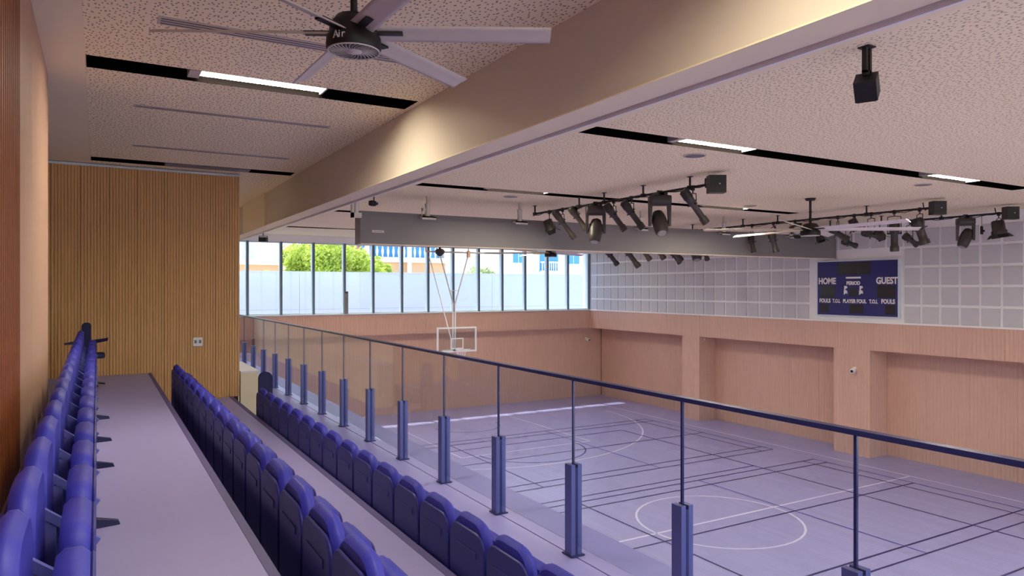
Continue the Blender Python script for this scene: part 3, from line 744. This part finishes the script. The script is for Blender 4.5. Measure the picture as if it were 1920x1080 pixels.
profile_spot(16.2, 11.50, .50, (.5, -.5, -.5), .10, 'black lamp hanging just behind the hub of the court fan', .42)
fresnel(16.2, 11.05, .12, (.3, -.3, -.9), 'small black hooded lamp above the blades of the court fan', .22)
profile_spot(16.2, 10.60, .55, (.95, -.3, -.25), .09, 'black lamp lying almost level over the fan blades', .50)
profile_spot(16.2, 10.02, .72, DD, .11, 'upright cylindrical black lamp with clamp before the scoreboard wall', .52)
profile_spot(16.2, 9.42, .62, (.25, -.2, -.95), .13, 'broad black lamp beside the square loudspeaker past the fan', .46)
fresnel(18.8, 13.95, .12, (.2, -.2, -.9), 'small black lamp close to the housing on the scoreboard-side pipe', .26)
profile_spot(18.8, 13.0, .46, (.9, -.3, -.3), .09, 'level black lamp above the scoreboard', .50)
fresnel(18.8, 12.05, .13, (.2, -.3, -.9), 'black hooded lamp, second level with the scoreboard on its pipe', .30)
profile_spot(18.8, 11.2, .46, (.75, -.3, -.55), .09, 'short tilted black lamp to the side of the scoreboard', .50)
moving_head(18.8, 9.78, .95, (-.35, -.2, -.85), 'black moving-head light on the scoreboard-side pipe', -50)
fresnel(18.8, 9.02, .16, (.1, -.1, -.98), 'black lamp with barn doors next to the scoreboard-side loudspeaker', .36)
t = thing('safety_hook', 'small black hook hung between lamp and moving head on the scoreboard-side pipe', 'hook', (18.8, 9.4, PZ))
MB().path([(0, 0, 0), (0, 0, -.28)], .006).build('wire', M['black'], t)
MB().box(-.03, .03, -.02, .02, -.48, -.28).box(-.02, .10, -.02, .02, -.42, -.37).build('hook', M['black'], t)

# ------------------------------------------------------------------ hanging speaker by the beam, small one by the windows
t = thing('hanging_speaker', 'black loudspeaker on a bracket hung close to the beam over the court', 'speaker', (5.52, 3.65, CEIL))
MB().box(-.05, .05, -.05, .05, -.012, -.001).box(-.038, -.01, -.02, .02, -.22, -.012).box(.01, .038, -.02, .02, -.22, -.012).box(-.038, .038, -.02, .02, -.24, -.20).build('bracket', M['black'], t)
R = Matrix.Rotation(math.radians(25), 4, 'Z') @ Matrix.Rotation(math.radians(-38), 4, 'Y')
MB().box(-.10, .08, -.085, .085, -.09, .085, rot=R, at=(0, 0, -.33)).build('cabinet', M['black'], t)
MB().box(-.09, .07, -.075, .075, -.098, -.09, rot=R, at=(0, 0, -.33)).build('grille', M['darkgrey'], t)
MB().box(.08, .10, -.05, .05, -.03, .05, rot=R, at=(0, 0, -.33)).build('rear_bracket', M['black'], t)
t = thing('hanging_speaker', 'small grey loudspeaker hung before the tall windows beside the beam', 'speaker', (5.05, 26.1, CEIL), math.radians(-30))
MB().tube((0, 0, -.18), (0, 0, -.001), .015).box(-.14, .14, -.015, .015, -.19, -.17).box(-.15, -.135, -.015, .015, -.32, -.17).box(.135, .15, -.015, .015, -.32, -.17).build('bracket', M['darkgrey'], t)
MB().box(-.133, .133, -.1, .1, -.38, -.22).build('cabinet', M['darkgrey'], t)
MB().box(-.12, .12, -.108, -.1, -.37, -.23).build('grille', M['black'], t)

# ------------------------------------------------------------------ basketball goal hung from the ceiling
BX = 11.95
t = thing('basketball_goal', 'white basketball backboard with ring, hung from the ceiling on a tube frame', 'basketball goal', (BX, 24.8, CEIL))
zb, ztp = -2.46 - CEIL, -1.50 - CEIL
MB().tube((-.07, .22, -2.6), (-.07, .22, zb + .08), .028, n=10).tube((.03, .22, -2.6), (.03, .22, zb + .08), .028, n=10).build('mast', M['white'], t)
MB().tube((-.62, .22, -.70), (-.05, .22, -2.62), .026, n=10).build('brace', M['alu'], t)
MB().tube((.60, .22, -.70), (.02, .22, -2.62), .026, n=10).build('brace', M['alu'], t)
MB().tube((-.55, 1.4, -.75), (-.10, .25, zb + .4), .022, n=8).build('brace', M['white'], t)
MB().tube((-.17, .22, -2.1), (.17, .22, -2.1), .014, n=8).build('crossbar', M['alu'], t)
MB().tube((-1.2, .22, -.62), (2.0, .22, -.62), .03, n=10).tube((-1.2, .22, -.62), (-1.2, .22, -.001), .025, n=8).tube((2.0, .22, -.62), (2.0, .22, -.001), .025, n=8).tube((.6, .22, -.62), (.6, .22, -.001), .025, n=8).build('ceiling_frame', M['blade'], t)
MB().tube((-.62, .22, -.62), (-.62, .22, -.001), .05, n=10).lathe([(.06, -.78), (.17, -.68), (.19, -.58), (.12, -.5)], (-.62, .22, 0), n=16).build('winch', M['darkgrey'], t)
MB().box(.55, .66, .16, .28, -.80, -.55).build('pivot', M['oak_pale'], t)
bd = MB().box(-.80, .80, -.008, .008, zb + .02, ztp - .02).build('board_pane', M['winglass'], t)
W_ = .835
MB().box(-W_, W_, -.03, .03, ztp - .06, ztp).box(-W_, W_, -.03, .03, zb, zb + .06).box(-W_, -W_ + .055, -.03, .03, zb + .06, ztp - .06).box(W_ - .055, W_, -.03, .03, zb + .06, ztp - .06).build('board_frame', M['white'], t)
MB().box(-.27, .27, -.016, -.008, zb + .50, zb + .54).box(-.27, .27, -.016, -.008, zb + .12, zb + .16).box(-.27, -.23, -.016, -.008, zb + .16, zb + .50).box(.23, .27, -.016, -.008, zb + .16, zb + .50).build('target_square', M['white'], t)
b = MB(); n = 24
for i in range(n):
    a0, a1 = 2 * PI * i / n, 2 * PI * (i + 1) / n
    b.tube((.225 * math.cos(a0), -.38 + .225 * math.sin(a0), zb + .12), (.225 * math.cos(a1), -.38 + .225 * math.sin(a1), zb + .12), .012, n=6, caps=False)
b.box(-.08, .08, -.16, -.02, zb + .08, zb + .13)
rg = b.build('ring', M['white'], t)
b = MB()
for i in range(12):
    a0 = 2 * PI * i / 12; rs = [(.22, 0), (.17, -.14), (.13, -.28), (.12, -.40)]
    for s in (-1, 1):
        pts = [(r_ * math.cos(a0 + s * k * .26), -.38 + r_ * math.sin(a0 + s * k * .26), zb + .12 + h) for k, (r_, h) in enumerate(rs)]
        b.path(pts, .005, 4)
b.build('net', M['net'], rg)
MB().box(-.6, .6, .03, .06, zb + .05, zb + .10).box(-.15, .1, .03, .25, zb + .06, zb + .12).build('board_mount', M['white'], t)

# ------------------------------------------------------------------ scoreboard
t = thing('scoreboard', 'navy electronic basketball scoreboard lettered HOME and GUEST on the court wall', 'scoreboard', (XRIGHT, 13.69, 0), -PI / 2)
# local x = along the wall to the viewer's right, -y = towards the court
MB().box(-1.34, 1.34, -.10, -.002, -.85, .83).build('cabinet', M['score'], t)
MB().box(-1.37, 1.37, -.115, -.0, .83, .86).box(-1.37, 1.37, -.115, 0, -.88, -.85).box(-1.37, -1.34, -.115, 0, -.85, .83).box(1.34, 1.37, -.115, 0, -.85, .83).build('frame', M['mull_light'], t)
def disp(x0, x1, z0, z1): MB().box(x0, x1, -.104, -.10, z0, z1).build('display', M['scoredark'], t)
disp(-.62, .48, .42, .79); disp(-1.22, -.72, -.30, .08); disp(.70, 1.25, -.30, .08); disp(-.22, .06, -.26, .0); disp(-1.25, -.95, -.78, -.50); disp(-.22, .25, -.78, -.50); disp(.95, 1.25, -.78, -.50)
TR = (PI / 2, 0, 0)
def sct(s, x, z, h, sx=1.0, al='CENTER', bold=.006):
    text(s, h, M['text'], t, (x, -.107, z), TR, bold=bold, align=al, sx=sx)
sct('HOME', -.99, .13, .27, .82, bold=.010); sct('GUEST', 1.0, .13, .27, .82, bold=.010)
sct('PERIOD', -.08, .10, .15, .9)
for x in (-.34, .18): sct('P', x, -.05, .15, 1.2, bold=.012); sct('B', x, -.20, .17, 1.2, bold=.016)
sct('FOULS', -1.07, -.46, .17, .8); sct('T.O.L', -.66, -.46, .16, .72); sct('PLAYER FOUL', -.04, -.46, .16, .8); sct('T.O.L', .58, -.46, .16, .72); sct('FOULS', 1.04, -.46, .18, .8)
MB().box(-.33, .17, -.108, -.10, .29, .345).build('name_bar', M['text'], t, label='white bar of illegible maker lettering')

# ------------------------------------------------------------------ small wall devices
def cctv(x, y, z, rz, lab):
    t = thing('security_camera', lab, 'camera', (x, y, z), rz)
    MB().lathe([(.06, -.001), (.06, -.03), (.045, -.045)], (0, 0, 0), (0, 1, 0), n=16).build('mount', M['white'], t)
    MB().lathe([(.05, .05), (.07, .06), (.075, .16), (.06, .22)], (0, 0, -.02), (.2, -1, -.25), n=16).tube((0, -.03, 0), (0.01, -.09, -.02), .02).build('body', M['white'], t)
    MB().lathe([(.045, .221), (.035, .24)], (0, 0, -.02), (.2, -1, -.25), n=14).build('lens', M['black'], t)
cctv(20.15, YFAR + .21, -2.4, 0, 'white bullet camera under the timber band in the corner of the court')
cctv(XRIGHT - .06, 13.75, -2.48, -PI / 2, 'white bullet camera on the timber pier below the scoreboard')
t = thing('wall_sensor', 'tiny pale sensor inside the dark timber recess of the court wall', 'sensor', (20.45, 20.33, -2.0))
MB().box(-.03, .03, -.03, -.001, -.04, .04).build('body', M['white'], t)
MB().tube((0, -.03, 0), (0, -.036, 0), .012).build('lens', M['alu'], t)
t = thing('blind_motor', 'slim grey box fixed to the lower half of one window mullion', 'motor box', (8.42, YFAR - .03, SILL + .02))
MB().box(-.075, .075, -.08, 0, 0, .88).build('case', M['boxgrey'], t)
MB().box(-.06, .06, -.086, -.08, .80, .86).build('cover', M['darkgrey'], t)

# ------------------------------------------------------------------ outside
MB().box(-40, 90, YFAR + .6, 120, FLOOR - .35, FLOOR - .15).build('ground', M['ground'], kind='structure')
MB().box(-40, 90, -60, YNEAR - .6, FLOOR - .35, FLOOR - .15).build('ground', M['ground'], kind='structure')
t = thing('garden_wall', 'tall white rendered garden wall outside the tall windows', 'wall', (15, 33.2, FLOOR - .15))
hw = .76 - FLOOR + .15
for i in range(14):
    MB().box(-32 + i * 5, -32 + i * 5 + 4.985, -.1, .1, 0, hw - .05).build('wall_bay', M['extwall'], t)
    MB().box(-32 + i * 5, -32 + i * 5 + 4.985, -.13, .13, hw - .05, hw).build('coping', M['extwall'], t)
MB().box(-32, 38, -.105, -.1, hw - 1.75, hw - 1.73).build('render_joint', M['mull_light'], t)

def tree(name, lab, x, y, z0, h, crown, m, seed, nl=5200, leaf=.15):
    rnd = random.Random(seed)
    t = thing(name, lab, 'tree', (x, y, z0), group='trees beyond the garden wall')
    tk = MB(); tk.path([(0, 0, 0), (.15, .05, h * .3), (-.05, 0, h * .55)], .16, 8)
    for k in range(7):
        a = rnd.random() * 6.28; tk.tube((0, 0, h * .45), (crown[0] * .6 * math.cos(a), crown[1] * .6 * math.sin(a), h * .45 + h * .35 * rnd.random()), .07, .02, 6)
    tk.build('trunk', M['bark'], t)
    blobs = []
    for k in range(26):
        a = rnd.random() * 6.28; r_ = math.sqrt(rnd.random()) * .75; u = rnd.uniform(-.75, .75)
        blobs.append((r_ * math.cos(a) * crown[0], r_ * math.sin(a) * crown[1], h * .72 + u * crown[2] * (1 - .5 * r_), rnd.uniform(.35, .6)))
    vs = []; fs = []
    for i in range(nl):
        bx, by, bz, br = blobs[i % len(blobs)]
        v = Vector((rnd.gauss(0, 1), rnd.gauss(0, 1), rnd.gauss(0, 1))).normalized() * (rnd.random() ** .3) * br
        p = Vector((bx + v.x * crown[0] * .55, by + v.y * crown[1] * .55, bz + v.z * crown[2] * .7))
        n_ = Vector((rnd.gauss(0, 1), rnd.gauss(0, 1), rnd.gauss(0, 1) + .8)).normalized(); a_ = n_.orthogonal().normalized(); b2 = n_.cross(a_)
        s = leaf * rnd.uniform(.5, 1.1); o = len(vs)
        vs += [p + a_ * s, p + b2 * s * .45, p - a_ * s, p - b2 * s * .45]; fs.append((o, o + 1, o + 2, o + 3))
    MB().add(vs, fs).build('foliage', m, t)
    return t
G = FLOOR - .15
tree('leafy_tree', 'bright yellow-green tree with the widest crown beyond the white garden wall', 12.0, 42, G, 8.6, (3.3, 2.4, 2.6), M['foliage'], 3, 16000)
tree('leafy_tree', 'low bright green tree beside the beam end of the window wall', 7.9, 37.5, G, 6.6, (2.1, 1.8, 1.5), M['foliage'], 4, 8000)
tree('leafy_tree', 'yellow-green bushy treetop before the tiled roof, behind the wide tree', 16.2, 46, G, 8.2, (1.6, 1.5, 1.6), M['foliage'], 5, 5000)
tree('leafy_tree', 'sparse olive tree behind the basketball goal tubes', 22.6, 43, G, 7.3, (2.4, 1.6, 1.7), M['foliage2'], 6, 4200, .17)
tree('leafy_tree', 'small olive tree before the cream house with blue windows', 26.6, 41.5, G, 6.6, (1.6, 1.3, 1.0), M['foliage2'], 8, 3000, .16)
tree('leafy_tree', 'thin low shrub tree under the white balustrade', 18.0, 42, G, 6.5, (1.5, 1.2, .7), M['foliage2'], 9, 2000, .15)

def balustrade(parent, x0, x1, y, z, h=1.0, pitch=.42, m='white', bw=.11):
    MB().box(x0, x1, y - .12, y + .12, z + h, z + h + .12).box(x0, x1, y - .12, y + .12, z, z + .12).build('handrail', M[m], parent)
    n = int((x1 - x0) / pitch)
    me = MB().lathe([(.05, 0), (bw * .6, .1 * h), (bw, .35 * h), (.05, .65 * h), (bw * .7, .9 * h - .02), (.06, h - .12)], n=8).mesh('baluster', M[m])
    for i in range(n): place('baluster', me, parent, (x0 + (i + .5) * pitch, y, z + .12))
# tan house with the balustraded terrace (behind the wide tree)
Yh = 50
hs = thing('tan_house', 'tan house with white balustrade and dull tiled roof beyond the wide tree', 'house', (18, Yh, G))
ez = -G
MB().box(-4.6, 5.2, .2, 7, 0, ez + 1.9).build('wall', M['housetan'], hs)
MB().box(-5.0, 5.4, -.2, 7.2, ez + 1.9, ez + 2.15).build('floor_band', M['house'], hs)
balustrade(hs, -1.0, 5.2, -.05, ez + 2.15, 1.15, .42)
MB().box(-1.2, 5.2, 1.6, 6.5, ez + 2.15, ez + 6.5).build('upper_wall', M['houseblue'], hs, label='pale blue upper wall behind the balustrade')  # wall shares the blue of the house windows
MB().add([(-5.0, -.2, ez + 2.15), (-1.2, -.2, ez + 2.15), (-1.2, 3.5, ez + 4.4), (-5.0, 3.5, ez + 4.4), (-5.0, 3.5, ez + 2.15), (-1.2, 3.5, ez + 2.15)], [(0, 1, 2, 3), (3, 2, 5, 4), (0, 3, 4), (1, 5, 2)]).build('roof', M['roof'], hs)
b = MB()
for i in range(10):
    f = i / 10.0; b.box(-5.0, -1.2, -.2 + 3.7 * f, -.2 + 3.7 * f + .12, ez + 2.15 + 2.25 * f - .02, ez + 2.15 + 2.25 * f + .10)
b.build('roof_tiles', M['roof'], hs)['kind'] = 'stuff'
for x in (-1.15, 2.1): MB().box(x - .13, x + .13, -.3, .0, 0, ez + 5.5).build('column', M['house'], hs)
# white house with the balustrade by the beam
hs = thing('white_house', 'white balustraded house beside the beam end of the window wall', 'house', (7.0, 48, G))
MB().box(-6, 3.6, .2, 6, 0, ez + 1.5).build('wall', M['housetan'], hs)
MB().box(-6.2, 3.8, -.3, 6.2, ez + 1.5, ez + 1.75).build('floor_band', M['extwall'], hs)
balustrade(hs, -6.0, 2.2, -.1, ez + 1.75, 1.6, .42)
MB().box(2.2, 3.5, -.15, .6, ez + 1.75, ez + 5.0).build('column', M['extwall'], hs)
MB().box(-6, 2.2, 2.0, 6, ez + 1.75, ez + 5.5).build('upper_wall', M['mull_light'], hs)
# cream house with blue windows
hs = thing('cream_house', 'cream house with blue windows and a small balustraded balcony', 'house', (32.0, Yh, G))
MB().box(-5.6, 6.5, .2, 8, 0, ez + 9).build('wall', M['house'], hs)
MB().box(-8.3, -5.6, 1.5, 8, 0, ez + 2.6).box(-8.4, -5.4, 1.3, 8.2, ez + 2.6, ez + 2.8).build('side_wing', M['house'], hs)
for (x, z, w_, h_) in ((-2.3, 2.05, .55, .85), (.65, 1.3, .95, 1.8), (3.15, 2.05, .62, .75), (-2.3, 5.2, .55, .9), (.65, 5.0, .9, 1.2), (3.15, 5.2, .6, .9)):
    yy = .2 if x > -5 else 1.5
    f = MB().box(x - w_ - .1, x + w_ + .1, yy - .08, yy, ez + z - .1, ez + z + h_ + .1).build('window', M['extwall'], hs)
    for s in (-1, 1): MB().box(x + (s - 1) * w_ / 2 + .03, x + (s + 1) * w_ / 2 - .03, yy - .10, yy - .08, ez + z, ez + z + h_).build('pane', M['houseblue'], f)
MB().box(-.6, 1.9, -.75, .2, ez + 1.1, ez + 1.3).build('balcony_slab', M['extwall'], hs)
balustrade(hs, -.6, 1.9, -.65, ez + 1.3, .75, .22, 'extwall', .05)
MB().box(-5.9, 6.8, -.1, 8.2, ez + 9, ez + 9.4).build('roof', M['extwall'], hs)

# ------------------------------------------------------------------ lift the whole scene so that the court floor lies at z = 0
for o in list(SC.objects):
    if o.parent is None: o.location.z += LIFT
